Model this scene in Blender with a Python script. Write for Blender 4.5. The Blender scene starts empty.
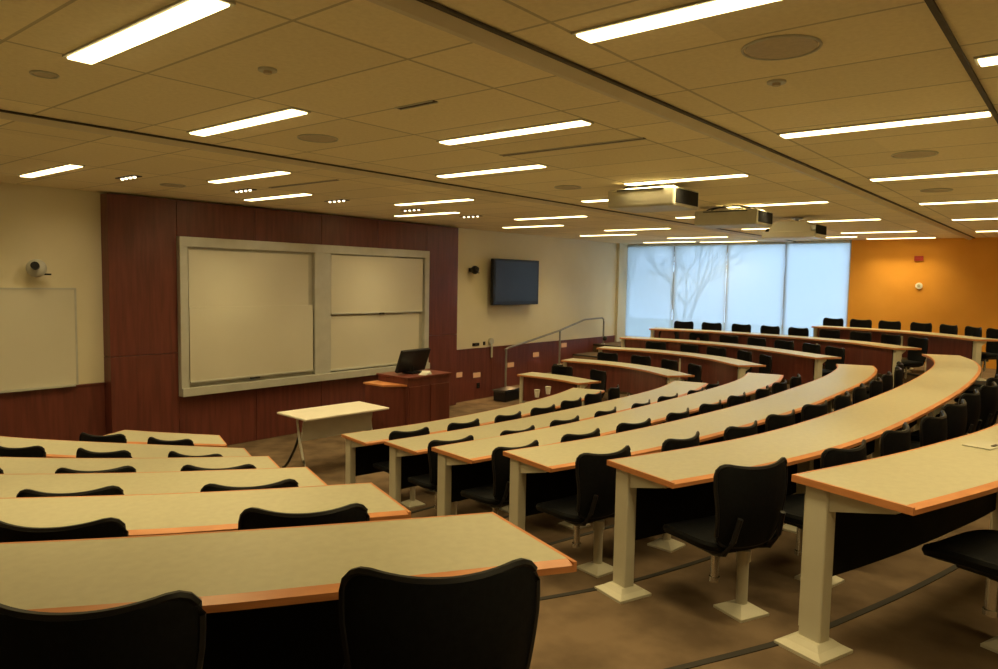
import bpy, bmesh, math, random
from mathutils import Vector, Matrix
random.seed(7)
S = bpy.context.scene
COL = S.collection
ZC = 2.43                       # camera height above the front floor
# ------------------------------------------------------------------ camera
yaw, pitch, roll = (math.radians(a) for a in (39.44, -4.3, 1.05))
fw = Vector((math.cos(pitch)*math.cos(yaw), math.cos(pitch)*math.sin(yaw), math.sin(pitch)))
rt = Vector((math.sin(yaw), -math.cos(yaw), 0)); up = rt.cross(fw)
r2 = rt*math.cos(roll) + up*math.sin(roll); u2 = up*math.cos(roll) - rt*math.sin(roll)
cd = bpy.data.cameras.new('camera'); cam = bpy.data.objects.new('camera', cd); COL.objects.link(cam)
cd.sensor_fit = 'HORIZONTAL'; cd.sensor_width = 36; cd.lens = 724/998*36; cd.clip_start = .02
m = Matrix((r2, u2, -fw)).transposed().to_4x4(); m.translation = (0, 0, ZC)
cam.matrix_world = m
S.camera = cam
S.view_settings.view_transform = 'Standard'; S.view_settings.look = 'None'
S.view_settings.gamma = 1; S.view_settings.use_curve_mapping = False
S.view_settings.exposure = 0.0
# ------------------------------------------------------------------ world + light constants
LAMP_COL = (1.0, 0.78, 0.36); LAMP_E = 7.0; TUBE_W = 11.0
SKY_COL = (0.46, 0.66, 0.95); SKY_E = 5.2
W = bpy.data.worlds.new('sky'); S.world = W; W.use_nodes = True
nt = W.node_tree; bg = nt.nodes['Background']
bg.inputs[0].default_value = (*SKY_COL, 1); bg.inputs[1].default_value = SKY_E

# ------------------------------------------------------------------ materials
def mat(name, col, rough=.6, metal=0, emit=None, es=0, spec=.5):
    m = bpy.data.materials.new(name); m.use_nodes = True
    b = m.node_tree.nodes['Principled BSDF']
    b.inputs['Base Color'].default_value = (*col, 1); b.inputs['Roughness'].default_value = rough
    b.inputs['Metallic'].default_value = metal; b.inputs['Specular IOR Level'].default_value = spec
    if emit: b.inputs['Emission Color'].default_value = (*emit, 1); b.inputs['Emission Strength'].default_value = es
    return m
def noisy(m, c1, c2, scale=(1, 1, 1), nscale=5, detail=4, bump=0, coord='Object', lo=.35, hi=.65):
    t = m.node_tree; N = t.nodes; b = N['Principled BSDF']
    tc = N.new('ShaderNodeTexCoord'); mp = N.new('ShaderNodeMapping'); mp.inputs['Scale'].default_value = scale
    nz = N.new('ShaderNodeTexNoise'); nz.inputs['Scale'].default_value = nscale; nz.inputs['Detail'].default_value = detail
    cr = N.new('ShaderNodeValToRGB'); cr.color_ramp.elements[0].position = lo; cr.color_ramp.elements[1].position = hi
    cr.color_ramp.elements[0].color = (*c1, 1); cr.color_ramp.elements[1].color = (*c2, 1)
    t.links.new(tc.outputs[coord], mp.inputs[0]); t.links.new(mp.outputs[0], nz.inputs[0])
    t.links.new(nz.outputs[0], cr.inputs[0]); t.links.new(cr.outputs[0], b.inputs['Base Color'])
    if bump:
        bp = N.new('ShaderNodeBump'); bp.inputs['Strength'].default_value = bump; bp.inputs['Distance'].default_value = .01
        t.links.new(nz.outputs[0], bp.inputs['Height']); t.links.new(bp.outputs[0], b.inputs['Normal'])
    return m
M = {}
M['carpet'] = noisy(mat('carpet', (.1, .07, .04), .95, spec=.1), (.12, .082, .052), (.195, .135, .086), nscale=3.2, detail=8, bump=.3)
M['nosing'] = mat('nosing', (.02, .016, .012), .8)
M['paint'] = noisy(mat('paint', (.5, .45, .3), .85, spec=.2), (.74, .68, .50), (.78, .72, .54), nscale=1.5)
M['orange'] = noisy(mat('orange', (.7, .3, .03), .85, spec=.2), (.78, .36, .055), (.84, .40, .07), nscale=1.2)
M['wood'] = noisy(mat('wood', (.14, .03, .02), .38), (.118, .031, .024), (.175, .047, .034), scale=(6, 6, .5), nscale=3, detail=6)
M['laminate'] = noisy(mat('laminate', (.7, .65, .45), .36), (.455, .43, .315), (.49, .465, .34), nscale=30)
M['edge'] = noisy(mat('edge', (.6, .2, .06), .4), (.52, .20, .075), (.62, .26, .10), scale=(1, 1, 8), nscale=6)
M['cream_steel'] = noisy(mat('cream_steel', (.6, .55, .4), .45), (.58, .55, .44), (.62, .59, .48), nscale=4)
M['black_fabric'] = noisy(mat('black_fabric', (.01, .011, .013), .6, spec=.15), (.004, .0045, .006), (.006, .007, .009), nscale=60, bump=.1)
M['black_plastic'] = noisy(mat('black_plastic', (.012, .012, .014), .4, spec=.3), (.008, .008, .010), (.012, .012, .014), nscale=8)
M['dark_metal'] = noisy(mat('dark_metal', (.05, .05, .05), .4, .8), (.05, .05, .05), (.08, .08, .08), nscale=8)
M['chrome'] = noisy(mat('chrome', (.6, .6, .6), .25, 1), (.55, .55, .55), (.65, .65, .65), nscale=8)
M['alu'] = noisy(mat('alu', (.5, .5, .48), .45, .1), (.52, .52, .47), (.58, .58, .53), nscale=5)
M['board'] = noisy(mat('board', (.7, .68, .6), .4), (.66, .63, .52), (.70, .67, .56), nscale=.8)
M['screen'] = noisy(mat('screen', (.03, .035, .05), .3, spec=.3), (.022, .028, .036), (.032, .038, .045), nscale=1)
M['white_plastic'] = noisy(mat('white_plastic', (.8, .8, .76), .4), (.86, .86, .82), (.9, .9, .86), nscale=6)
M['beige_plastic'] = noisy(mat('beige_plastic', (.5, .48, .4), .45), (.48, .46, .38), (.54, .52, .43), nscale=6)
M['red_plastic'] = noisy(mat('red_plastic', (.4, .03, .02), .4), (.35, .03, .02), (.45, .04, .03), nscale=6)
M['speaker_grille'] = noisy(mat('speaker_grille', (.25, .22, .15), .7), (.48, .40, .28), (.54, .45, .32), nscale=40)
M['lip'] = noisy(mat('lip', (.6, .5, .4), .5), (.62, .54, .40), (.68, .59, .44), nscale=5)
M['backing'] = noisy(mat('backing', (.01, .01, .01), .9, spec=.1), (.008, .008, .008), (.012, .011, .01), nscale=5)  # near-black: shade behind the desk panels put into the colour
M['tabletop'] = noisy(mat('tabletop', (.8, .77, .7), .35), (.80, .76, .68), (.84, .80, .72), nscale=5)
M['rail'] = noisy(mat('rail', (.3, .3, .3), .4, .3), (.26, .25, .22), (.32, .31, .28), nscale=5)
M['slot'] = noisy(mat('slot', (.06, .05, .035), .7), (.05, .04, .03), (.08, .06, .045), nscale=10)
M['lamp'] = mat('lamp', (.8, .8, .8), .5, emit=LAMP_COL, es=LAMP_E)
M['spot_glow'] = mat('spot_glow', (.8, .8, .8), .5, emit=(1, .85, .55), es=5)
M['step_glow'] = mat('step_glow', (.5, .28, .14), .5, emit=(1, .5, .2), es=.18)
M['bark'] = noisy(mat('bark', (.06, .05, .04), .9), (.04, .035, .03), (.08, .07, .06), nscale=12, bump=.5)
M['ground'] = noisy(mat('ground', (.2, .25, .12), .9), (.2, .25, .14), (.3, .33, .2), nscale=1)
# ceiling tiles: seams from world position
def ceiling_mat():
    m = mat('ceiling_tile', (.5, .42, .3), .9, spec=.1); t = m.node_tree; N = t.nodes; L = t.links
    b = N['Principled BSDF']; g = N.new('ShaderNodeNewGeometry'); sp = N.new('ShaderNodeSeparateXYZ'); L.new(g.outputs['Position'], sp.inputs[0])
    def mth(op, a, c=None, d=None):
        n = N.new('ShaderNodeMath'); n.operation = op
        for i, v in enumerate((a, c, d)):
            if v is None: continue
            if isinstance(v, (int, float)): n.inputs[i].default_value = v
            else: L.new(v, n.inputs[i])
        return n.outputs[0]
    a = mth('PINGPONG', mth('SUBTRACT', sp.outputs[0], 1.115), .3075)
    mask = mth('LESS_THAN', a, .008)
    for y in (-2.0, -.72, 1.70, 2.5, 3.74, 4.98, 6.02, 7.38, 8.72):
        mask = mth('MAXIMUM', mask, mth('COMPARE', sp.outputs[1], y, .009))
    nz = N.new('ShaderNodeTexNoise'); nz.inputs['Scale'].default_value = 40; nz.inputs['Detail'].default_value = 8
    L.new(g.outputs['Position'], nz.inputs[0])
    cr = N.new('ShaderNodeValToRGB'); cr.color_ramp.elements[0].color = (.80, .69, .47, 1); cr.color_ramp.elements[1].color = (.87, .76, .53, 1)
    cr.color_ramp.elements[0].position = .3; cr.color_ramp.elements[1].position = .7; L.new(nz.outputs[0], cr.inputs[0])
    # every tile a slightly different board
    wn = N.new('ShaderNodeTexWhiteNoise'); cb = N.new('ShaderNodeCombineXYZ')
    L.new(mth('FLOOR', mth('DIVIDE', mth('SUBTRACT', sp.outputs[0], 1.115), .615)), cb.inputs[0])
    L.new(mth('FLOOR', mth('DIVIDE', mth('ADD', sp.outputs[1], .0), 1.24)), cb.inputs[1]); L.new(cb.outputs[0], wn.inputs[0])
    hs = N.new('ShaderNodeHueSaturation'); L.new(cr.outputs[0], hs.inputs['Color']); L.new(mth('MULTIPLY_ADD', wn.outputs[0], .12, .94), hs.inputs['Value'])
    mx = N.new('ShaderNodeMix'); mx.data_type = 'RGBA'; L.new(mth('MULTIPLY', mask, .42), mx.inputs[0]); L.new(hs.outputs[0], mx.inputs[6]); mx.inputs[7].default_value = (.10, .075, .05, 1)
    L.new(mx.outputs[2], b.inputs['Base Color'])
    return m
M['ceiling'] = ceiling_mat()
def shade_mat():
    m = bpy.data.materials.new('roller_shade'); m.use_nodes = True; t = m.node_tree; N = t.nodes; L = t.links
    N.remove(N['Principled BSDF']); o = N['Material Output']
    tr = N.new('ShaderNodeBsdfTranslucent'); tr.inputs[0].default_value = (.92, .94, .95, 1)
    df = N.new('ShaderNodeBsdfDiffuse'); df.inputs[0].default_value = (.30, .34, .40, 1)
    tp = N.new('ShaderNodeBsdfTransparent'); tp.inputs[0].default_value = (1, 1, 1, 1)
    a = N.new('ShaderNodeMixShader'); b = N.new('ShaderNodeMixShader'); a.inputs[0].default_value = .3; b.inputs[0].default_value = .055
    L.new(tr.outputs[0], a.inputs[1]); L.new(df.outputs[0], a.inputs[2]); L.new(a.outputs[0], b.inputs[1]); L.new(tp.outputs[0], b.inputs[2]); L.new(b.outputs[0], o.inputs[0])
    return m
M['shade'] = shade_mat()
def glass_mat():
    m = bpy.data.materials.new('window_glass'); m.use_nodes = True; t = m.node_tree; N = t.nodes; L = t.links
    N.remove(N['Principled BSDF']); o = N['Material Output']
    gl = N.new('ShaderNodeBsdfGlossy'); gl.inputs['Roughness'].default_value = .02
    tp = N.new('ShaderNodeBsdfTransparent'); tp.inputs[0].default_value = (.95, .97, .97, 1)
    f = N.new('ShaderNodeFresnel'); a = N.new('ShaderNodeMixShader'); L.new(f.outputs[0], a.inputs[0])
    L.new(tp.outputs[0], a.inputs[1]); L.new(gl.outputs[0], a.inputs[2]); L.new(a.outputs[0], o.inputs[0])
    return m
M['glass'] = glass_mat()

# ------------------------------------------------------------------ mesh helpers
def box(bm, c, s, rz=0, bev=0, R=None):
    mtx = Matrix.Translation(Vector(c)) @ (R if R is not None else Matrix.Rotation(rz, 4, 'Z')) @ Matrix.Diagonal((s[0], s[1], s[2], 1))
    r = bmesh.ops.create_cube(bm, size=1, matrix=mtx)
    if bev:
        es = {e for v in r['verts'] for e in v.link_edges}
        bmesh.ops.bevel(bm, geom=list(es), offset=bev, segments=2, affect='EDGES', profile=.5)
def cyl(bm, a, b, r, r2=None, n=16):
    a = Vector(a); b = Vector(b); d = b-a
    q = d.to_track_quat('Z', 'Y').to_matrix().to_4x4()
    bmesh.ops.create_cone(bm, cap_ends=True, segments=n, radius1=r, radius2=r if r2 is None else r2, depth=d.length, matrix=Matrix.Translation((a+b)/2) @ q)
def tube(bm, pts, r, n=8, closed=False):
    pts = [Vector(p) for p in pts]; rings = []; K = len(pts)
    for i, p in enumerate(pts):
        t = (pts[(i+1) % K]-pts[i-1]) if closed else (pts[min(i+1, K-1)]-pts[max(i-1, 0)])
        t.normalize(); ref = Vector((0, 0, 1)) if abs(t.z) < .9 else Vector((0, 1, 0))
        x = t.cross(ref).normalized(); y = x.cross(t)
        rings.append([bm.verts.new(p + x*r*math.cos(2*math.pi*k/n) + y*r*math.sin(2*math.pi*k/n)) for k in range(n)])
    for i in range(K if closed else K-1):
        A = rings[i]; B = rings[(i+1) % K]
        for k in range(n): bm.faces.new((A[k], A[(k+1) % n], B[(k+1) % n], B[k]))
    if not closed: bm.faces.new(rings[0][::-1]); bm.faces.new(rings[-1])
def prism(bm, poly, z0, z1):
    lo = [bm.verts.new((x, y, z0)) for x, y in poly]; hi = [bm.verts.new((x, y, z1)) for x, y in poly]; n = len(poly)
    for i in range(n): bm.faces.new((lo[i], lo[(i+1) % n], hi[(i+1) % n], hi[i]))
    f = bm.faces.new(hi); g = bm.faces.new(lo[::-1])
    bmesh.ops.triangulate(bm, faces=[f, g])
def sweep(bm, path, nrm, sec, caps=True):
    """path: xy points, nrm: outward unit normals; sec: closed (offset, z) section"""
    rings = [[bm.verts.new((p[0]+n[0]*o, p[1]+n[1]*o, z)) for o, z in sec] for p, n in zip(path, nrm)]
    K = len(sec)
    for A, B in zip(rings, rings[1:]):
        for k in range(K): bm.faces.new((A[k], A[(k+1) % K], B[(k+1) % K], B[k]))
    if caps: bm.faces.new(rings[0]); bm.faces.new(rings[-1][::-1])
def obj(name, bm, m, parent=None, smooth=False, loc=None, rz=0):
    bmesh.ops.recalc_face_normals(bm, faces=bm.faces)
    me = bpy.data.meshes.new(name); bm.to_mesh(me); bm.free(); me.materials.append(m)
    if smooth:
        for p in me.polygons: p.use_smooth = True
        me.set_sharp_from_angle(angle=math.radians(40))
    o = bpy.data.objects.new(name, me); COL.objects.link(o)
    if parent: o.parent = parent
    if loc: o.location = loc
    if rz: o.rotation_euler = (0, 0, rz)
    return o
def tag(o, label, cat, group=None):
    o['label'] = label; o['category'] = cat
    if group: o['group'] = group
    return o
def thing(name, label, cat, loc=(0, 0, 0), rz=0, group=None):
    o = bpy.data.objects.new(name, None); COL.objects.link(o); o.empty_display_size = .1
    o.location = loc; o.rotation_euler = (0, 0, rz); return tag(o, label, cat, group)
def struct(name, bm, m, parent=None):
    o = obj(name, bm, m, parent)
    if not parent: o['kind'] = 'structure'
    return o
def dup(root, loc, rz, label, group=None):
    r = root.copy(); COL.objects.link(r); r.location = loc; r.rotation_euler = (0, 0, rz); r['label'] = label
    if group: r['group'] = group
    for ch in list(root.children):
        c = ch.copy(); COL.objects.link(c); c.parent = r
        for g in list(ch.children):
            d = g.copy(); COL.objects.link(d); d.parent = c
    return r
B = bmesh.new
ORD = ['zeroth', 'first', 'second', 'third', 'fourth', 'fifth', 'sixth', 'seventh', 'eighth', 'ninth', 'tenth', 'eleventh', 'twelfth', 'thirteenth', 'fourteenth', 'fifteenth', 'sixteenth']

def spline(pts, step=.1):
    P = [Vector(p) for p in pts]; P = [2*P[0]-P[1]] + P + [2*P[-1]-P[-2]]; out = []
    for i in range(1, len(P)-2):
        a, b, c, d = P[i-1:i+3]; n = max(2, int((c-b).length/.03))
        for k in range(n):
            t = k/n
            out.append(.5*((2*b) + (c-a)*t + (2*a-5*b+4*c-d)*t*t + (3*b-a-3*c+d)*t**3))
    out.append(P[-2])
    # smooth, then resample evenly
    for _ in range(60):
        out = [out[0]] + [(out[i-1]+2*out[i]+out[i+1])/4 for i in range(1, len(out)-1)] + [out[-1]]
    L = [0]
    for a, b in zip(out, out[1:]): L.append(L[-1]+(b-a).length)
    n = max(3, round(L[-1]/step)); res = []; j = 0
    for k in range(n+1):
        s = L[-1]*k/n
        while j < len(L)-2 and L[j+1] < s: j += 1
        t = (s-L[j])/max(1e-9, L[j+1]-L[j]); res.append(out[j].lerp(out[j+1], min(1, t)))
    return res
def normals(P):
    N = []
    for i in range(len(P)):
        t = (P[min(i+1, len(P)-1)]-P[max(i-1, 0)]).normalized(); N.append(Vector((t.y, -t.x)))
    return N
def at(P, s):
    """point, outward normal at arc length s"""
    for i in range(len(P)-1):
        l = (P[i+1]-P[i]).length
        if s <= l or i == len(P)-2:
            t = (P[i+1]-P[i]).normalized(); return P[i] + t*s, Vector((t.y, -t.x))
        s -= l
def length(P): return sum((b-a).length for a, b in zip(P, P[1:]))
def offset(P, d): return [p+n*d for p, n in zip(P, normals(P))]

# ------------------------------------------------------------------ the room
YW = 9.65; XW = 17.0; XL = -2.2; YB = -1.7; ZT = ZC + 1.0
FZ = {1: 0, 2: .16, 3: .33, 4: .51, 5: .69, 6: .88}
DT = .74                         # desk height
LEFT = {6: [(-.25, 3.55), (.2, 2.95), (.69, 2.48), (1.25, 2.04), (1.9, 1.59)],
        5: [(.2, 4.75), (.6, 4.15), (1.03, 3.68), (1.66, 3.13), (2.29, 2.69)],
        4: [(.7, 5.8), (1.0, 5.3), (1.36, 4.87), (1.96, 4.29), (2.66, 3.73)],
        3: [(1.25, 7.0), (1.45, 6.55), (1.72, 6.13), (2.3, 5.47), (3.06, 4.77)],
        2: [(1.98, 8.35), (2.2, 7.75), (2.6, 7.05), (3.46, 5.77)],
        1: [(3.42, 8.02), (3.58, 7.7), (3.96, 7.08)]}
MID = {1: [(4.9, 6.2), (5.8, 6.04), (6.8, 5.98), (7.85, 6.03), (8.8, 6.15), (9.6, 6.35)],
       2: [(4.52, 5.08), (5.5, 4.93), (7, 4.82), (8.5, 4.8), (9.6, 4.86), (10.52, 5.05)],
       3: [(4.14, 4.08), (5.2, 3.9), (6.3, 3.81), (8.7, 3.8), (10.2, 3.9), (11.07, 4.1)],
       4: [(3.85, 3.1), (4.6, 2.9), (5.6, 2.75), (7.2, 2.64), (8.4, 2.64), (9.6, 2.67), (10.5, 2.74), (11.3, 2.86), (11.75, 3.0)],
       5: [(3.51, 2.07), (4.0, 1.9), (4.7, 1.72), (5.5, 1.61), (6.6, 1.54), (8.15, 1.49), (9.7, 1.51), (11, 1.6), (12, 1.79), (12.54, 1.99)],
       6: [(3.18, .96), (3.8, .75), (4.4, .59), (5.2, .42), (6.6, .28), (8.4, .22), (10.2, .28), (11.6, .48), (12.8, .8)]}
FAR_OUT = {1: [(10.6, 6.45), (10.78, 7.2), (10.75, 8.0)],
           2: [(11.42, 5.13), (11.95, 6.0), (12.18, 7.0), (12.1, 8.0)],
           3: [(12.37, 4.28), (13.2, 5.4), (13.5, 6.8), (13.3, 8.0)],
           4: [(12.96, 3.24), (13.95, 4.9), (14.28, 6.5), (14.1, 7.9)],
           5: [(13.75, 2.2), (14.6, 3.35), (14.98, 4.9), (15.05, 6.4), (14.85, 7.62)],
           6: [(14.2, 1.12), (15.3, 2.33), (15.66, 3.41), (15.73, 4.35)]}
DW = .52
left = {k: spline(v) for k, v in LEFT.items()}
mid = {k: spline(v) for k, v in MID.items()}
far = {k: offset(spline(v), -DW) for k, v in FAR_OUT.items()}

bm = B(); prism(bm, [(XL, YB), (XW, YB), (XW, YW), (XL, YW)], -.2, 0); struct('floor', bm, M['carpet'])
FRONT_L = {2: (1.55, YW), 3: (.75, YW), 4: (.1, YW), 5: (-.5, YW), 6: (-1.1, YW)}
FRONT_R = {2: (11.75, YW), 3: (12.9, YW), 4: (13.7, YW), 5: (14.5, YW), 6: (15.4, YW)}
nose_paths = {}
def tier(bm, C, z0, z1):
    """slab between a contour and the room's walls"""
    o = Vector((7.3, YW+.02)); ends = []
    for p in C:
        d = p-o; ts = []
        if d.x > 1e-6: ts.append(((XW-o.x)/d.x, 'r'))
        if d.x < -1e-6: ts.append(((XL-o.x)/d.x, 'l'))
        if d.y < -1e-6: ts.append(((YB-o.y)/d.y, 'b'))
        t, w_ = min(ts); q = o+d*t; q.y = min(q.y, YW); ends.append((q, w_))
    cor = {('l', 'b'): Vector((XL, YB)), ('b', 'r'): Vector((XW, YB))}
    def vv(p): return bm.verts.new((p.x, p.y, z0)), bm.verts.new((p.x, p.y, z1))
    A = [vv(p) for p in C]; E_ = [vv(q) for q, _ in ends]
    for i in range(len(C)-1):
        loop = [A[i], A[i+1], E_[i+1]]
        if ends[i][1] != ends[i+1][1]: loop.append(vv(cor[ends[i][1], ends[i+1][1]]))
        loop.append(E_[i])
        bm.faces.new([v[1] for v in loop]); bm.faces.new([v[0] for v in loop][::-1])
        bm.faces.new((A[i][0], A[i+1][0], A[i+1][1], A[i][1]))
for k in range(2, 7):
    f = far[k]
    if k == 6: f = [p for p in f]
    pts = [FRONT_L[k]] + left[k][::4] + mid[k][::4] + f[::4] + [FRONT_R[k]]
    C = spline(pts, .12)
    C[0] = Vector(FRONT_L[k]); C[-1] = Vector(FRONT_R[k])
    nose_paths[k] = C
    bm = B(); tier(bm, C, FZ[k-1]+.0005, FZ[k]); struct('floor', bm, M['carpet'])
    bm = B(); N = normals(C)
    sweep(bm, C, N, [(-.005, FZ[k]-.03), (-.005, FZ[k]+.004), (.028, FZ[k]+.004), (.028, FZ[k]-.03)])
    struct('trim_%d' % (k-1), bm, M['nosing'])
bm = B(); box(bm, ((XL+XW)/2, (YB+YW)/2, ZT+.1), (XW-XL+.6, YW-YB+.6, .2)); struct('ceiling', bm, M['ceiling'])
bm = B(); box(bm, ((XL+XW)/2, YW+.1, ZT/2), (XW-XL+.4, .2, ZT)); struct('wall_front', bm, M['paint'])
bm = B(); box(bm, (XL-.1, (YB+YW)/2, ZT/2), (.2, YW-YB, ZT)); struct('wall_left', bm, M['paint'])
bm = B(); box(bm, ((XL+XW)/2, YB-.1, ZT/2), (XW-XL+.4, .2, ZT)); struct('wall_back', bm, M['paint'])
WY0 = 4.16; WZ0 = .95
bm = B(); box(bm, (XW+.1, (YB+WY0)/2, ZT/2), (.2, WY0-YB, ZT)); struct('wall_right', bm, M['orange'])
bm = B(); box(bm, (XW+.1, (WY0+YW)/2, WZ0/2), (.2, YW-WY0, WZ0)); struct('wall_right_sill', bm, M['paint'])
bm = B(); box(bm, (16.68, YW-.04, ZT/2), (.42, .08, ZT)); struct('wall_corner', bm, M['paint'])
# wainscot on the front wall
zw = 1.03
def wains(n, x0, x1):
    bm = B(); x = x0
    k = max(1, round((x1-x0)/1.22)); w = (x1-x0)/k
    for i in range(k): box(bm, (x0+w*(i+.5), YW-.015, zw/2), (w-.006, .03, zw), bev=.002)
    struct('trim_%d' % n, bm, M['wood'])
    bm = B(); box(bm, ((x0+x1)/2, YW-.02, zw+.008), (x1-x0, .045, .018)); struct('trim_%d' % (n+1), bm, M['wood'])
wains(6, XL, 3.86); wains(8, 10.23, XW-.55)
# big wood surround of the boards
PY = YW-.2
bm = B()
def pan(x0, x1, z0, z1): box(bm, ((x0+x1)/2, (PY+YW)/2, (z0+z1)/2), (x1-x0-.006, YW-PY, z1-z0-.006), bev=.003)
BX0, BX1, BZ0, BZ1 = 4.73, 9.38, .79, 2.93
pan(3.86, BX0, 0, 1.38); pan(3.86, BX0, 1.38, ZT-.02); pan(BX1, 10.22, 0, 1.38); pan(BX1, 10.22, 1.38, ZT-.02)
for i in range(4):
    w = (BX1-BX0)/4; pan(BX0+w*i, BX0+w*(i+1), 0, BZ0); pan(BX0+w*i, BX0+w*(i+1), BZ1, ZT-.02)
struct('trim_10', bm, M['wood'])

# windows with roller shades, four bays
n = 4; w = (YW-WY0)/n
for i in range(n):
    y1 = YW-w*i; y0 = y1-w; yc = (y0+y1)/2
    bm = B()
    for y in (y0+.012, y1-.012): box(bm, (XW+.06, y, (WZ0+ZT)/2), (.08, .024, ZT-WZ0))
    for z in (WZ0+.03, ZT-.03): box(bm, (XW+.06, yc, z), (.08, w-.05, .06))
    fr = struct('window_%d' % (i+1), bm, M['alu'])
    bm = B(); box(bm, (XW+.07, yc, (WZ0+ZT)/2), (.006, w-.05, ZT-WZ0-.12)); struct('glass_pane', bm, M['glass'], fr)
    pos = ['in the corner beside the front wall', 'in the second bay from the front wall corner', 'in the bay second from the orange wall', 'in the bay against the orange wall'][i]
    t = thing('roller_shade', 'pale translucent roller shade drawn down ' + pos, 'window shade', (XW-.03, yc, ZT), group='roller shades over the windows')
    bm = B()
    K = 24
    g = [[bm.verts.new((.006*math.sin(j*1.3+zz*2+i), -w/2+.008+(w-.016)*j/K, -.05-(ZT-WZ0-.1)*zz/6)) for zz in range(7)] for j in range(K+1)]
    for j in range(K):
        for zz in range(6): bm.faces.new((g[j][zz], g[j+1][zz], g[j+1][zz+1], g[j][zz+1]))
    obj('fabric', bm, M['shade'], t, True)
    bm = B(); cyl(bm, (0, -w/2+.015, -.03), (0, w/2-.015, -.03), .026); obj('roller', bm, M['alu'], t, True)
    bm = B(); box(bm, (0, 0, -.05-(ZT-WZ0-.1)), (.022, w-.03, .03), bev=.004); obj('hem_bar', bm, M['alu'], t)

# bare trees and ground outside
def tree(x, y, h, seed, label):
    rnd = random.Random(seed); t = bm = B()
    def grow(p, d, l, r, lev):
        q = p + d*l; cyl(bm, p, q, r, r*.65, 6)
        if lev == 0: return
        for _ in range(3 if lev > 1 else 4):
            nd = (d + Vector((rnd.uniform(-.7, .7), rnd.uniform(-.8, .8), rnd.uniform(-.2, .5)))).normalized()
            grow(q, nd, l*rnd.uniform(.6, .85), r*.6, lev-1)
    grow(Vector((x, y, -1.5)), Vector((0, 0, 1)), h*.38, .13, 5)
    tag(obj('bare_tree', bm, M['bark'], None), label, 'tree', 'bare trees outside the windows')
tree(20.3, 9.6, 5.6, 3, 'bare tree outside the corner window, seen through the shade')
tree(20.9, 12.0, 5.6, 11, 'bare tree outside, farther left behind the corner window shade')
bm = B(); box(bm, (45, 8, -1.6), (55, 90, .2)); tag(obj('lawn', bm, M['ground']), 'pale ground outside the windows, hidden below the shades', 'ground')['kind'] = 'structure'

# ------------------------------------------------------------------ ceiling fittings
def track(n, y, lipdir=1, wl=.13):
    bm = B(); box(bm, ((XL+XW)/2, y, ZT-.008), (XW-XL, .022, .012)); struct('trim_%d' % n, bm, M['slot'])
    if wl:
        bm = B(); yy = y+.02
        bm2 = bm; V = [bm.verts.new(p) for x in (XL, XW) for p in ((x, yy, ZT), (x, yy+.05, ZT-.04), (x, yy+.08, ZT-.04), (x, yy+wl, ZT))]
        for k in range(4): bm.faces.new((V[k], V[(k+1) % 4], V[4+(k+1) % 4], V[4+k]))
        bm.faces.new(V[:4]); bm.faces.new(V[4:][::-1]); struct('trim_%d' % (n+1), bm, M['lip'])
track(11, 1.92); track(13, 5.32); track(15, .51, wl=0)

tl = {}
def tube_light(L):
    if L not in tl:
        d = bpy.data.lights.new('tube_light', 'AREA'); d.shape = 'RECTANGLE'; d.size = .10; d.size_y = L; d.energy = TUBE_W*L
        d.color = LAMP_COL; d.spread = math.radians(112); tl[L] = d
    return tl[L]
def strip_light(x, y0, y1, label):
    """recessed troffer; unit built 1.2 long"""
    t = thing('strip_light', label, 'ceiling light', (x, (y0+y1)/2, ZT), group='recessed strip lights in the ceiling')
    L = y1-y0; bm = B()
    for s in (-1, 1):
        box(bm, (s*.062, 0, -.005), (.014, L+.03, .010)); box(bm, (0, s*(L/2+.007), -.005), (.11, .014, .010))
    obj('frame', bm, M['beige_plastic'], t)
    bm = B(); box(bm, (0, 0, -.009), (.108, L, .018), bev=.004); obj('diffuser', bm, M['lamp'], t)
    lo = bpy.data.objects.new('tube_light', tube_light(round(L, 2))); COL.objects.link(lo); lo.parent = t; lo.location = (0, 0, -.021)
LINES = [('T', .53, 1.68, [2.55, 4.98, 7.45, 9.85, 12.35, 15.0], 'lane right of the nearest ceiling track'),
         ('P', 2.52, 3.74, [1.42, 3.88, 6.54, 9.1, 11.78, 14.55, 16.5], 'lane just past the nearest ceiling track'),
         ('Q', 3.76, 4.98, [.2, 2.65, 5.12, 7.66, 10.25, 12.9, 15.7], 'lane in the middle of the ceiling'),
         ('R', 6.05, 7.38, [1.5, 4.1, 6.76, 9.36, 12.15, 14.8, 16.5], 'lane just past the far ceiling track'),
         ('S', 7.4, 8.72, [.2, 2.76, 5.33, 7.97, 10.7, 13.35, 16.2], 'lane nearest the board wall'),
         ('U', -.72, .46, [1.35, 3.84, 6.3, 8.8, 11.3, 13.8, 16.2], 'lane at the back of the room')]  # only the second is in view; the others are unseen, added for lighting
for nm, y0, y1, xs, txt in LINES:
    for i, x in enumerate(xs):
        strip_light(x, y0, y1, '%s strip light from the left, %s' % (ORD[i+1].capitalize(), txt))
# linear slot diffusers
for x, y0, y1, txt in ((2.97, 2.94, 3.25, 'short'), (4.56, 2.48, 3.76, 'long'), (4.75, 6.1, 7.3, 'far')):
    t = thing('slot_vent', {'short': 'short dark slot vent in the ceiling left of the nearest projector', 'long': 'long dark slot vent beside the strip light before the projectors', 'far': 'dark slot vent in the ceiling above the board wall left part'}[txt], 'vent', (x, (y0+y1)/2, ZT), group='slot vents in the ceiling')
    bm = B()
    for s in (-1, 1): box(bm, (s*.022, 0, -.004), (.006, y1-y0, .008))
    obj('frame', bm, M['beige_plastic'], t)
    bm = B(); box(bm, (0, 0, -.002), (.038, y1-y0, .004)); obj('slot', bm, M['slot'], t)
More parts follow.
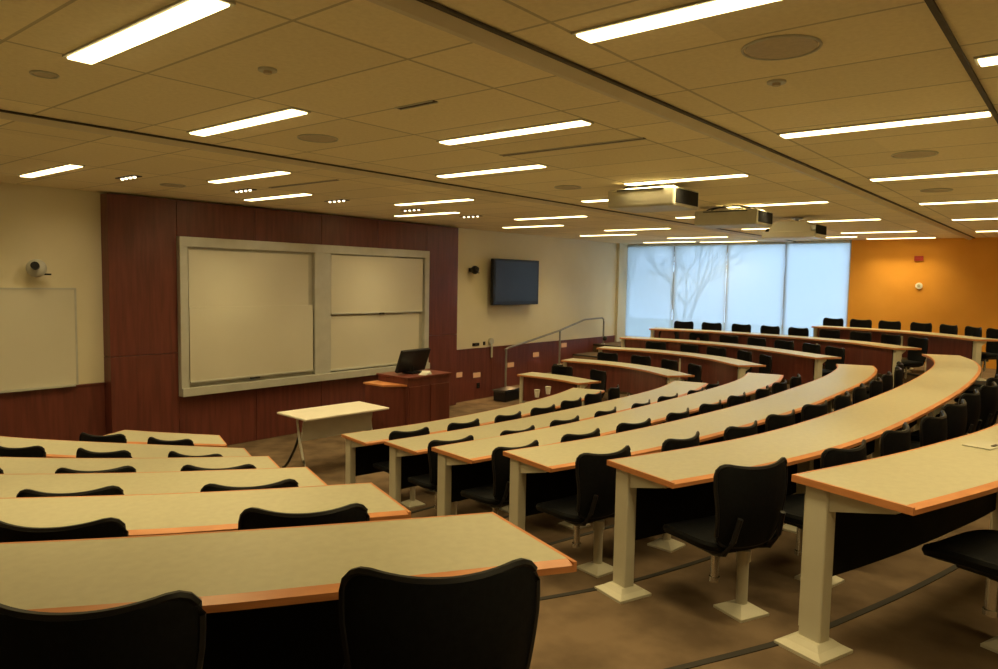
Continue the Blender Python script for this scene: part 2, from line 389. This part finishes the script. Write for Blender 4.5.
# round ceiling speakers
for i, (x, y, r, txt) in enumerate(((3.16, 1.09, .155, 'large round ceiling speaker between the two nearest tracks'), (3.26, 4.41, .14, 'round ceiling speaker in the left half, above the board'),
        (6.23, 1.12, .15, 'round ceiling speaker right, behind the long strip light'), (4.02, 8.1, .13, 'round ceiling speaker near the wood surround'),
        (6.47, 4.41, .14, 'round ceiling speaker left of the nearest projector'), (8.61, 1.33, .14, 'round ceiling speaker farthest right'), (1.42, 4.18, .06, 'small round grille at the left end of the big strip light'))):
    t = thing('ceiling_speaker', txt, 'speaker', (x, y, ZT), group='round ceiling speakers')
    bm = B(); cyl(bm, (0, 0, -.006), (0, 0, 0), r-.012, n=32); obj('grille', bm, M['speaker_grille'], t)
    bm = B(); tube(bm, [(math.cos(a*math.pi/16)*r, math.sin(a*math.pi/16)*r, -.004) for a in range(32)], .006, 6, True); obj('rim', bm, M['beige_plastic'], t, True)
for x, y, txt in ((2.05, 3.17, 'small sprinkler cap left of the strip light'), (3.67, 1.28, 'small sprinkler dot beyond the large speaker')):
    t = thing('sprinkler', txt + ' in the ceiling', 'sprinkler', (x, y, ZT))
    bm = B(); cyl(bm, (0, 0, -.01), (0, 0, 0), .045, n=20); obj('cap', bm, M['beige_plastic'], t)
    bm = B(); cyl(bm, (0, 0, -.022), (0, 0, -.01), .02, n=12); obj('plate', bm, M['speaker_grille'], t)
# clusters of small spots in front of the board wall
for i, (x, y) in enumerate(((3.43, 7.86), (4.72, 7.81), (6.03, 7.75), (7.39, 7.76), (8.61, 7.7))):
    t = thing('spotlight_cluster', '%s cluster of four tiny spotlights from the left, in front of the boards' % ORD[i+1].capitalize(), 'spotlight', (x, y, ZT), group='spotlight clusters before the boards')
    bm = B(); box(bm, (0, 0, -.004), (.10, .40, .008)); obj('housing', bm, M['dark_metal'], t)
    for j in range(4):
        bm = B(); cyl(bm, (0, -.14+.095*j, -.022), (0, -.14+.095*j, -.006), .013, .018, 12); obj('lamp', bm, M['spot_glow'], t)
    ld = bpy.data.lights.new('spot', 'SPOT'); ld.energy = 22; ld.color = (1, .8, .45); ld.spot_size = math.radians(62); ld.spot_blend = 1; ld.shadow_soft_size = .05
    lo = bpy.data.objects.new('spot', ld); COL.objects.link(lo); lo.parent = t; lo.location = (0, .0, -.04)
    lo.rotation_euler = Vector((0, 1.7, -1.25)).to_track_quat('-Z', 'Y').to_euler()

# projectors
def projector(name_label, cx, cy, rz, sx, sy, z0, z1, body, style):
    t = thing('projector', name_label, 'projector', (cx, cy, ZT), rz, group='ceiling projectors')
    h = z1-z0; zb = z0-ZT
    bm = B()
    if style == 'big': box(bm, (0, 0, zb+h/2), (sx, sy, h), bev=.02)
    else:
        box(bm, (0, 0, zb+h*.2), (sx, sy, h*.4), bev=.012)
        V = []
        for z, k, o in ((h*.38, .80, 0), (h*.8, .74, 0), (h, .56, 0)):
            V.append([bm.verts.new((a*sx*.48, b*sy*.5*k-.02, zb+z)) for a, b in ((-1, -1), (1, -1), (1, 1), (-1, 1))])
        for A, C in zip(V, V[1:]):
            for q in range(4): bm.faces.new((A[q], A[(q+1) % 4], C[(q+1) % 4], C[q]))
        bm.faces.new(V[-1]); bm.faces.new(V[0][::-1])
    obj('body', bm, body, t)
    gh = h*.72 if style == 'big' else h*.55
    gn = 13; outl = [(-sx*.43+sx*.86*q/(2*gn), -sy/2-(.016 if q % 2 else .004)) for q in range(2*gn+1)]
    bm = B(); prism(bm, outl + [(sx*.43, -sy/2+.004), (-sx*.43, -sy/2+.004)], zb+h*.52-gh/2, zb+h*.52+gh/2); obj('back_grille', bm, M['black_plastic'], t)
    bm = B(); cyl(bm, (sx*.15, sy/2-.01, zb+h*.5), (sx*.15, sy/2+.06, zb+h*.5), .055, .05, 20); obj('lens', bm, M['black_plastic'], t, True)
    bm = B(); cyl(bm, (.1, 0, zb+h-.01), (.1, 0, -.01), .03, n=16); cyl(bm, (.1, 0, -.018), (.1, 0, 0), .085, n=24)
    box(bm, (0, 0, zb+h+.01), (sx*.5, sy*.45, .02)); obj('mount', bm, M['beige_plastic'] if style == 'big' else M['white_plastic'], t)
    if style == 'big':
        bm = B()
        for a in (0, .6):
            pts = [(-sx*.3, sy*.36*math.cos(q*math.pi/12)-a*.1, zb+h+.05*math.sin(q*math.pi/12)) for q in range(13)]
            tube(bm, pts, .008, 6)
        tube(bm, [(sx*.2, -sy*.25, zb+h), (sx*.1, -sy*.2, zb+h+.03), (0, -.03, -.02)], .007, 6)
        obj('cable', bm, M['dark_metal'], t, True)
        bm = B(); box(bm, (-sx/2-.003, sy*.0, zb+h*.9), (.008, sy*.7, .014)); obj('seam', bm, M['dark_metal'], t)
    else:
        bm = B(); box(bm, (-sx*.385, -.02, zb+h*.70), (.02, sy*.55, .022)); obj('vent', bm, M['dark_metal'], t)
projector('large beige projector hanging nearest, grille side to the right', 6.81, 3.58, 0, .58, .74, ZC+.755, ZC+.945, M['beige_plastic'], 'big')
projector('large beige projector hanging in the middle of the three', 9.19, 3.68, 0, .56, .82, ZC+.745, ZC+.935, M['beige_plastic'], 'big')
projector('bright white projector hanging farthest, on a short mount', 11.06, 3.50, 0, .56, .75, ZC+.69, ZC+.915, M['white_plastic'], 'small')

# ------------------------------------------------------------------ curved desks
def desk(block, k, P, desc):
    z = FZ[k]; o = P[0]
    t = thing('curved_desk', desc, 'desk', (o.x, o.y, z), group='long curved desks in rows')
    Q = [p-o for p in P]; N = normals(Q); W_ = DW; e = .032; th = .030
    if block == 'left':          # the aisle end is cut parallel to the aisle
        tgt = Vector((-.18, -.47))/DW; n0 = N[-1].copy(); K = min(8, len(N)-2)
        for q in range(K): N[-1-q] = N[-1-q] + (tgt-n0)*(1-q/K)
    bm = B(); sweep(bm, Q, N, [(.012, DT), (W_-e, DT), (W_-e, DT-th+.004), (.012, DT-th+.004)]); obj('desktop', bm, M['laminate'], t)
    bm = B()
    sweep(bm, Q, N, [(W_-e, DT+.0005), (W_, DT-.010), (W_, DT-th), (W_-.01, DT-th-.004), (W_-e, DT-th)])
    sweep(bm, Q, N, [(0, DT), (.012, DT+.0005), (.012, DT-th), (0, DT-th)])
    for p, nn, s in ((Q[0], N[0], -1), (Q[-1], N[-1], 1)):
        tt = Vector((-nn.y, nn.x)).normalized()*s; c = p+nn*(W_/2)+tt*.006
        box(bm, (c.x, c.y, DT-th/2), (W_*nn.length, .012, th), rz=math.atan2(nn.y, nn.x))
    obj('edge_band', bm, M['edge'], t)
    # modesty panel under the front edge
    lenP = length(Q)
    bm = B(); sweep(bm, Q[1:-1] if len(Q) > 6 else Q, (N[1:-1] if len(Q) > 6 else N), [(.045, DT-th), (.065, DT-th), (.065, DT-.47), (.045, DT-.47)]); mp_ = obj('modesty_panel', bm, M['wood'], t)
    bm = B(); sweep(bm, Q[1:-1] if len(Q) > 6 else Q, (N[1:-1] if len(Q) > 6 else N), [(.0655, DT-th-.001), (.070, DT-th-.001), (.070, DT-.47), (.0655, DT-.47)]); obj('backing', bm, M['backing'], mp_)['label'] = 'black layer painting in the shade on the panel back'  # thin black layer paints in the shade on the panel's rear face
    # legs
    nl = max(2, round(lenP/1.9)+1)
    for j in range(nl):
        s = .045 + (lenP-.09)*j/(nl-1); c, nn = at(Q, s); a = math.atan2(nn.y, nn.x)
        lg = obj('leg', leg_bm(), M['cream_steel'], t, loc=(c.x+nn.x*.105, c.y+nn.y*.105, 0), rz=a)
        ft = obj('foot', foot_bm(.112), M['cream_steel'], lg)
        bm = B(); bl = .14 if block == 'far' else .33
        V = [bm.verts.new((x, y, zz)) for y in (-.02, .02) for x, zz in ((.03, DT-th), (bl, DT-th), (bl, DT-th-.025), (.03, DT-th-.10))]
        bm.faces.new(V[:4]); bm.faces.new(V[4:][::-1])
        for q in range(4): bm.faces.new((V[q], V[(q+1) % 4], V[4+(q+1) % 4], V[4+q]))
        obj('bracket', bm, M['cream_steel'], lg)
    return t
def leg_bm():
    bm = B(); box(bm, (0, 0, (DT-.03+.04)/2), (.105, .07, DT-.03-.04), bev=.008)
    box(bm, (-.056, 0, (DT)/2), (.012, .042, DT-.16)); return bm
def foot_bm(hw, h=.05, top=.055):
    bm = B(); V = []
    for z, r in ((0, hw), (.014, hw), (.03, hw*.72), (h, top)):
        V.append([bm.verts.new((a*r, b*r, z)) for a, b in ((-1, -1), (1, -1), (1, 1), (-1, 1))])
    for A, C in zip(V, V[1:]):
        for q in range(4): bm.faces.new((A[q], A[(q+1) % 4], C[(q+1) % 4], C[q]))
    bm.faces.new(V[-1]); bm.faces.new(V[0][::-1]); return bm
ROWW = {1: 'front row', 2: 'second row from the front', 3: 'third row from the front', 4: 'fourth row from the front', 5: 'fifth row from the front', 6: 'sixth and highest row'}
for k in range(1, 7):
    desk('mid', k, mid[k], 'long curved cream desk with orange edge, %s of the middle block' % ROWW[k])
    desk('left', k, left[k], 'cream desk with orange edge, %s of the near left block' % ROWW[k])
    desk('far', k, far[k], 'cream desk with red-brown front panel, %s, far window block' % ROWW[k])

# ------------------------------------------------------------------ chairs
def back_surf(u, v, side):
    """u -1..1 across, v 0..1 up; local x forward is +X"""
    H = .398; r = .062; wb = .190 + .043*min(1, v*1.4)
    d = min(v*H, (1-v)*H); wd = wb if d >= r else wb - r*(1-math.sqrt(max(0, 1-((r-d)/r)**2)))
    y = u*wd
    x = -.225 - .05*v - .03*math.sin(v*math.pi) + .075*(y/.233)**2
    z = .455 + H*v + .03*v*v*(abs(y)/.233)**2.2
    return Vector((x + side*.014*(1-.6*abs(u)**4), y, z))
def make_chair():
    t = thing('swivel_chair', '', 'chair', (0, 0, 0), group='black chairs behind the curved desks')
    nu, nv = 16, 16; bm = B(); G = {}; vj = lambda j: .5-.5*math.cos(math.pi*j/nv)
    for s in (-1, 1):
        for i in range(nu+1):
            for j in range(nv+1): G[s, i, j] = bm.verts.new(back_surf(-1+2*i/nu, vj(j), s))
    for i in range(nu):
        for j in range(nv):
            bm.faces.new((G[1, i, j], G[1, i+1, j], G[1, i+1, j+1], G[1, i, j+1])); bm.faces.new((G[-1, i, j], G[-1, i, j+1], G[-1, i+1, j+1], G[-1, i+1, j]))
    ring = [(i, 0) for i in range(nu)] + [(nu, j) for j in range(nv)] + [(i, nv) for i in range(nu, 0, -1)] + [(0, j) for j in range(nv, 0, -1)]
    for a, b in zip(ring, ring[1:]+ring[:1]): bm.faces.new((G[1, *a], G[1, *b], G[-1, *b], G[-1, *a]))
    back = obj('backrest', bm, M['black_fabric'], t, True)
    bm = B(); tube(bm, [back_surf(-1+2*i/nu, vj(j), 0) for i, j in ring], .011, 6, True); obj('rim', bm, M['black_plastic'], back, True)
    # seat: rounded pad with a waterfall front
    bm = B(); layers = []
    for z, k in ((.40, .80), (.415, .96), (.44, 1.0), (.458, .97), (.466, .86)):
        ring2 = []
        for a in range(36):
            c, s_ = math.cos(a*math.pi/18), math.sin(a*math.pi/18)
            x = .225*math.copysign(abs(c)**.55, c)*k + .02; y = .245*math.copysign(abs(s_)**.55, s_)*k
            ring2.append(bm.verts.new((x, y, z - .035*max(0, (x-.05)/.2)**2 + .02*(y/.24)**2)))
        layers.append(ring2)
    for A, C in zip(layers, layers[1:]):
        for q in range(36): bm.faces.new((A[q], A[(q+1) % 36], C[(q+1) % 36], C[q]))
    bm.faces.new(layers[0][::-1]); bm.faces.new(layers[-1]); obj('seat', bm, M['black_fabric'], t, True)
    bm = B()
    for s in (-1, 1): tube(bm, [(.05, s*.13, .405), (-.12, s*.14, .395), (-.2, s*.15, .42), (-.255, s*.15, .50), (-.285, s*.14, .62)], .014, 8)
    box(bm, (0, 0, .395), (.2, .28, .03), bev=.006); obj('frame', bm, M['black_plastic'], t, True)
    bm = B(); cyl(bm, (-.03, -.15, .045), (-.03, -.15, .30), .03, n=16); cyl(bm, (-.03, -.15, .28), (-.03, -.15, .34), .038, n=16); obj('post', bm, M['cream_steel'], t, True)
    bm = foot_bm(.10, .05, .036); bmesh.ops.translate(bm, verts=bm.verts, vec=(-.03, -.15, 0)); obj('foot', bm, M['cream_steel'], t)
    bm = B(); box(bm, (-.005, -.075, .352), (.06, .21, .035), bev=.008); obj('swing_arm', bm, M['dark_metal'], t)
    bm = B(); cyl(bm, (.02, 0, .19), (.02, 0, .39), .022, n=14); cyl(bm, (.02, 0, .175), (.02, 0, .2), .028, n=14); obj('gas_spring', bm, M['chrome'], t, True)
    return t
chair0 = make_chair(); used = []
def place(x, y, z, a, label, sc=1):
    if not used: o = chair0; o.location = (x, y, z); o.rotation_euler = (0, 0, a); o['label'] = label; used.append(1)
    else: dup(chair0, (x, y, z), a, label).scale = (sc, sc, 1.02 if sc < .93 else 1)
BL = {'mid': 'middle block', 'left': 'near left block', 'far': 'far block'}
def row_chairs(block, k, P, s0, ds, n, rev=False, jit=.05, sc=1):
    O = offset(P, DW+.02)
    L = length(O)
    for i in range(n):
        s = s0+ds*i; s = L-s if rev else s
        if s < -.2 or s > L+.1: continue
        c, nn = at(O, s); a = math.atan2(-nn.y, -nn.x) + random.uniform(-1, 1)*jit*2
        c = c + nn*random.uniform(-jit, jit)*.6
        place(c.x, c.y, FZ[k], a, '%s black chair from the aisle, %s of the %s' % (ORD[i+1].capitalize(), ROWW[k], BL[block]), sc)
for k, n_ in ((1, 7), (2, 8), (3, 9), (4, 11), (5, 12), (6, 1)):
    row_chairs('mid', k, mid[k], {1: .40, 5: .30, 6: .65}.get(k, .24), .70 if k == 1 else .735, n_)
for k, n_ in ((1, 2), (2, 4), (3, 4), (4, 4), (5, 3), (6, 2)):
    row_chairs('left', k, left[k], {6: .30, 5: .30, 4: .25, 3: .17, 2: .03, 1: .05}[k], {5: .84, 4: .82}.get(k, .76), n_, rev=True)
for k, n_, ds in ((1, 2, .74), (2, 4, .7), (3, 5, .68), (4, 7, .64), (5, 9, .61), (6, 7, .54)):
    row_chairs('far', k, far[k], .34, ds, n_, sc={5: .9, 6: .86}.get(k, .95))

# ------------------------------------------------------------------ sliding boards
t = thing('sliding_boards', 'tall pair of sliding cream whiteboards in an aluminium frame inside the wood surround', 'whiteboard', ((BX0+BX1)/2, PY, BZ0))
def bb(name, x0, x1, z0, z1, y, d, m, par=t, bev=.004):
    bm = B(); cx = (BX0+BX1)/2; box(bm, ((x0+x1)/2-cx, y, (z0+z1)/2-BZ0), (x1-x0, d, z1-z0), bev=bev); return obj(name, bm, m, par)
f_ = .11
bb('outer_frame', BX0, BX1, BZ1-.13, BZ1, -.03, .09, M['alu']); bb('outer_frame', BX0, BX0+f_, BZ0+.11, BZ1-.13, -.03, .09, M['alu'])
bb('outer_frame', BX1-f_, BX1, BZ0+.11, BZ1-.13, -.03, .09, M['alu'])
xm0, xm1 = 6.88, 7.18
bb('centre_post', xm0, xm1, BZ0+.11, BZ1-.13, -.03, .09, M['alu'])
bb('chalk_tray', BX0, BX1, BZ0, BZ0+.11, -.045, .14, M['alu'])
bb('backing', BX0+f_, BX1-f_, BZ0+.11, BZ1-.13, -.002, .004, M['beige_plastic'])
zmid = 1.93
def panel(x0, x1, z0, z1, y):
    p = bb('board_panel', x0, x1, z0, z1, y, .02, M['board']); 
    bb('panel_rail', x0, x1, z0, z0+.025, y-.008, .03, M['alu'], p)
    return p
panel(BX0+f_+.03, xm0-.09, zmid, BZ1-.17, -.02); panel(BX0+f_+.02, xm0-.03, BZ0+.17, zmid+.06, -.05)
panel(xm1+.02, BX1-f_-.04, zmid-.10, BZ1-.15, -.045); panel(xm1+.03, BX1-f_-.10, BZ0+.13, zmid-.12, -.02)
bb('pull_handle', 8.2, 8.3, zmid-.12, zmid-.09, -.07, .03, M['dark_metal']); bb('pull_handle', 5.75, 5.9, BZ0+.15, BZ0+.17, -.08, .03, M['dark_metal'])
# left whiteboard
t = thing('wall_whiteboard', 'plain cream whiteboard on the wall left of the wood surround', 'whiteboard', (2.65, YW, 1.64))
bm = B(); box(bm, (0, -.014, 0), (1.76, .02, 1.16)); obj('writing_surface', bm, M['board'], t)
bm = B()
for s in (-1, 1): box(bm, (s*.89, -.016, 0), (.02, .028, 1.2)); box(bm, (0, -.016, s*.59), (1.76, .028, .02))
obj('frame', bm, M['alu'], t)
bm = B(); box(bm, (0, -.05, -.59), (1.7, .07, .02)); obj('pen_tray', bm, M['alu'], t)
# TV
t = thing('wall_television', 'flat black television on a bracket high on the wall beside the surround', 'television', (12.04, YW-.17, ZC-.04), rz=.0)
bm = B(); box(bm, (0, 0, 0), (1.55, .08, .95), bev=.012); obj('housing', bm, M['black_plastic'], t)
bm = B(); box(bm, (0, -.042, .015), (1.43, .006, .83)); obj('screen', bm, M['screen'], t)
bm = B(); box(bm, (0, .09, 0), (.4, .12, .4)); obj('wall_bracket', bm, M['dark_metal'], t)
# wall cameras
def wallcam(x, z, s, label, white):
    t = thing('wall_camera', label, 'camera', (x, YW, z))
    bm = B(); box(bm, (0, -.015, 0), (.10*s, .03, .10*s), bev=.006); cyl(bm, (0, -.02, 0), (0, -.12*s, .0), .02*s, n=10); obj('bracket', bm, M['white_plastic'] if white else M['black_plastic'], t)
    bm = B(); bmesh.ops.create_uvsphere(bm, u_segments=20, v_segments=12, radius=.105*s, matrix=Matrix.Translation((0, -.17*s, 0))); obj('dome', bm, M['alu'] if white else M['black_plastic'], t, True)
    bm = B(); cyl(bm, (-.03*s, -.24*s, .02*s), (-.06*s, -.31*s, .03*s), .045*s, n=16); obj('lens', bm, M['black_plastic'], t, True)
    bm = B(); box(bm, (.07*s, -.17*s, -.07*s), (.16*s, .03, .02*s)); obj('cable_arm', bm, M['black_plastic'], t)
wallcam(3.08, ZC+.04, 1.0, 'grey round camera on the wall above the left whiteboard', True)
wallcam(10.78, ZC+.19, .8, 'small black camera on the wall left of the television', False)
# switches by the wainscot
for x, z, w_, h_, lab, mm in ((10.99, 1.12, .2, .06, 'black horizontal switch plate above the wainscot near the surround', 'black_plastic'), (11.25, 1.13, .06, .07, 'small black switch between switch plate and round volume knob', 'black_plastic')):
    t = thing('switch_plate', lab, 'switch', (x, YW, z))
    bm = B(); box(bm, (0, -.008, 0), (w_, .016, h_), bev=.003); obj('plate', bm, M[mm], t)
    bm = B(); box(bm, (0, -.019, 0), (w_*.4, .008, h_*.4)); obj('button', bm, M['dark_metal'], t)
t = thing('coat_hook', 'pale round knob with a hanging strap above the wainscot', 'hook', (11.44, YW, 1.16))
bm = B(); cyl(bm, (0, -.05, 0), (0, 0, 0), .07, n=20); obj('knob', bm, M['beige_plastic'], t, True)
bm = B(); box(bm, (0, -.055, -.18), (.05, .015, .3)); obj('strap', bm, M['beige_plastic'], t)
# step lights low on the wainscot
for i, (px, z) in enumerate(((10.45, .55), (11.0, .5), (12.1, .62), (13.0, .78), (14.1, .93))):
    t = thing('step_light', '%s small glowing step light from the left, set in the red wainscot' % ORD[i+1].capitalize(), 'step light', (px, YW-.03, z), group='step lights in the wainscot')
    bm = B(); box(bm, (0, -.004, 0), (.26, .008, .14), bev=.002); obj('frame', bm, M['wood'], t)
    bm = B(); box(bm, (0, -.0095, 0), (.22, .004, .10)); obj('lens', bm, M['step_glow'], t)
    ld = bpy.data.lights.new('step_lamp', 'AREA'); ld.energy = 2.5; ld.color = (1, .6, .25); ld.size = .15
    lo = bpy.data.objects.new('step_lamp', ld); COL.objects.link(lo); lo.parent = t; lo.location = (0, -.03, 0); lo.rotation_euler = (math.radians(70), 0, math.pi)
t = thing('wall_outlet', 'small black outlet low on the wainscot below the step light', 'outlet', (11.05, YW-.03, .28))
bm = B(); box(bm, (0, -.006, 0), (.09, .012, .11), bev=.002); obj('plate', bm, M['black_plastic'], t)
bm = B(); box(bm, (0, -.014, .02), (.035, .006, .03)); box(bm, (0, -.014, -.025), (.035, .006, .03)); obj('socket', bm, M['dark_metal'], t)
# fire alarm + thermostat on the orange wall
t = thing('fire_alarm', 'small dark red fire alarm high on the orange wall', 'fire alarm', (XW, 2.86, ZC+.60))
bm = B(); box(bm, (-.02, 0, 0), (.04, .16, .10), bev=.005); obj('housing', bm, M['red_plastic'], t)
bm = B(); box(bm, (-.045, 0, -.01), (.012, .09, .035), bev=.004); obj('strobe', bm, M['red_plastic'], t)
t = thing('thermostat', 'small round white sensor on the orange wall under the fire alarm', 'sensor', (XW, 2.83, ZC+.04))
bm = B(); cyl(bm, (-.03, 0, 0), (0, 0, 0), .065, n=24); obj('body', bm, M['white_plastic'], t, True)
bm = B(); cyl(bm, (-.038, 0, 0), (-.03, 0, 0), .03, n=16); obj('button', bm, M['beige_plastic'], t, True)
# handrail
t = thing('stair_handrail', 'grey steel handrail rising along the far front wall steps', 'handrail', (11.75, YW-.18, 0))
H = [(11.72, .98), (11.86, 1.02), (12.3, 1.08), (13.7, 1.30), (14.75, 1.52), (15.55, 1.54)]
bm = B(); tube(bm, [(x-11.75, 0, z) for x, z in H] + [(15.62-11.75, 0, 1.50), (15.63-11.75, 0, 1.4)], .022, 10); obj('rail', bm, M['rail'], t, True)
for x, z0, z1 in ((11.76, 0, 1.0), (13.72, .40, 1.30), (15.63, .85, 1.45)):
    zb = 0
    for k in range(2, 7):
        if x > FRONT_R[k][0]: zb = FZ[k]
    bm = B(); cyl(bm, (x-11.75, 0, zb), (x-11.75, 0, z1), .022, n=12); p = obj('post', bm, M['rail'], t, True)
    bm = B(); cyl(bm, (x-11.75, 0, zb), (x-11.75, 0, zb+.012), .05, n=16); obj('flange', bm, M['alu'], p)
bm = B(); bmesh.ops.create_uvsphere(bm, u_segments=12, v_segments=8, radius=.06, matrix=Matrix.Translation((3.9, -.03, 1.02))); obj('end_cap', bm, M['dark_metal'], t, True)
# black case by the steps
t = thing('equipment_case', 'low black case on the floor beside the first handrail post', 'case', (11.36, 9.12, 0), rz=.1)
bm = B(); box(bm, (0, 0, .11), (.52, .3, .2), bev=.02); obj('body', bm, M['black_plastic'], t)
bm = B(); box(bm, (0, 0, .225), (.55, .33, .03), bev=.008); obj('lid', bm, M['dark_metal'], t)
for i, (x, y, lab) in enumerate(((8.42, 6.19, 'left white paper cup on the front middle desk'), (8.78, 6.25, 'right white paper cup on the front middle desk'))):
    t = thing('paper_cup', lab, 'cup', (x, y, DT+.001), group='white cups on the front middle desk')
    bm = B(); cyl(bm, (0, 0, 0), (0, 0, .10), .03, .042, 18); obj('body', bm, M['white_plastic'], t, True)
    bm = B(); cyl(bm, (0, 0, .10), (0, 0, .112), .045, .042, 18); obj('lid', bm, M['beige_plastic'], t, True)

# ------------------------------------------------------------------ lectern, monitor, folding table
lx, ly = 7.27, 7.55
t = thing('lectern', 'red-brown wooden lectern cabinet with a lower left wing', 'lectern', (lx, ly, 0))
bm = B(); box(bm, (0, 0, .52), (.84, .62, 1.04), bev=.006); obj('cabinet', bm, M['wood'], t)
bm = B(); box(bm, (0, 0, 1.055), (.88, .66, .028), bev=.005); obj('top', bm, M['wood'], t)
bm = B(); prism(bm, [(-.42, -.26), (-.42, .31), (-.66, .31), (-.66, -.08)], 0, .94); obj('side_wing', bm, M['wood'], t)
bm = B(); prism(bm, [(-.42, -.29), (-.42, .33), (-.68, .33), (-.68, -.09)], .94, .965); obj('wing_top', bm, M['edge'], t)
bm = B(); box(bm, (.50, .05, .93), (.16, .35, .022), bev=.003); obj('side_shelf', bm, M['edge'], t)
bm = B()
for x in (-.21, .21): box(bm, (x, -.314, .5), (.38, .014, .86), bev=.004)
dr = obj('door', bm, M['wood'], t)
t = thing('computer_monitor', 'black computer monitor tilted back on the lectern top', 'monitor', (lx-.03, ly+.0, 1.069), rz=.1)
bm = B(); box(bm, (0, 0, .012), (.26, .2, .024), bev=.006); cyl(bm, (0, .03, .02), (0, .03, .12), .03, n=14); obj('stand', bm, M['black_plastic'], t)
Rt = Matrix.Rotation(math.radians(20), 4, 'X')
bm = B(); box(bm, (0, 0, .185), (.62, .05, .34), bev=.01, R=Rt); hs = obj('housing', bm, M['black_plastic'], t)
bm = B(); box(bm, (0, -.022, .235), (.28, .025, .03), R=Rt); obj('vent', bm, M['dark_metal'], t)
bm = B(); box(bm, (0, .026, .191), (.53, .01, .27), R=Rt); obj('screen', bm, M['screen'], t)
t = thing('paper_stack', 'crumpled white papers beside the monitor on the lectern', 'papers', (lx-.02, ly-.24, 1.07), rz=.3)
for i in range(4):
    bm = B(); box(bm, (.02*i, .008*i, .004+.009*i), (.2, .12, .007), rz=.15*i, bev=.001); obj('sheet', bm, M['white_plastic'], t)

tc = Vector((5.74, 7.42)); ta = -.06
t = thing('folding_table', 'white-topped folding table with grey front panel in front of the lectern', 'table', (tc.x, tc.y, 0), rz=ta)
bm = B(); box(bm, (0, 0, DT-.012), (1.25, .66, .026), bev=.008); obj('tabletop', bm, M['tabletop'], t)
bm = B()
V = [bm.verts.new(p) for p in ((-.52, -.12, DT-.03), (.52, -.12, DT-.03), (.52, -.06, .42), (-.52, -.06, .42))]; W2 = [bm.verts.new(v.co+Vector((0, .015, 0))) for v in V]
bm.faces.new(V); bm.faces.new(W2[::-1])
for q in range(4): bm.faces.new((V[q], V[(q+1) % 4], W2[(q+1) % 4], W2[q]))
obj('front_panel', bm, M['alu'], t)
for s in (-1, 1):
    bm = B(); tube(bm, [(s*.54, .0, DT-.03), (s*.54, -.05, .45), (s*.54, -.14, .2), (s*.54, -.25, .03)], .016, 8); obj('leg', bm, M['alu'], t, True)
    bm = B(); tube(bm, [(s*.54, -.04, .48), (s*.54, .06, .3), (s*.54, .2, .12), (s*.54, .3, .03)], .016, 8); obj('leg', bm, M['dark_metal'], t, True)
    for y in (-.25, .3):
        bm = B(); cyl(bm, (s*.54-.015, y, .025), (s*.54+.015, y, .025), .025, n=14); obj('caster', bm, M['black_plastic'], t, True)
# power box lid on the nearest middle desk
t = thing('power_box', 'flat square power box lid set in the highest middle desk', 'power box', (4.47, .40, FZ[6]+DT+.001), rz=-.25)
bm = B(); box(bm, (0, 0, .003), (.22, .13, .006), bev=.002); obj('lid', bm, M['beige_plastic'], t)
bm = B(); box(bm, (0, -.045, .008), (.06, .015, .004)); obj('latch', bm, M['slot'], t)
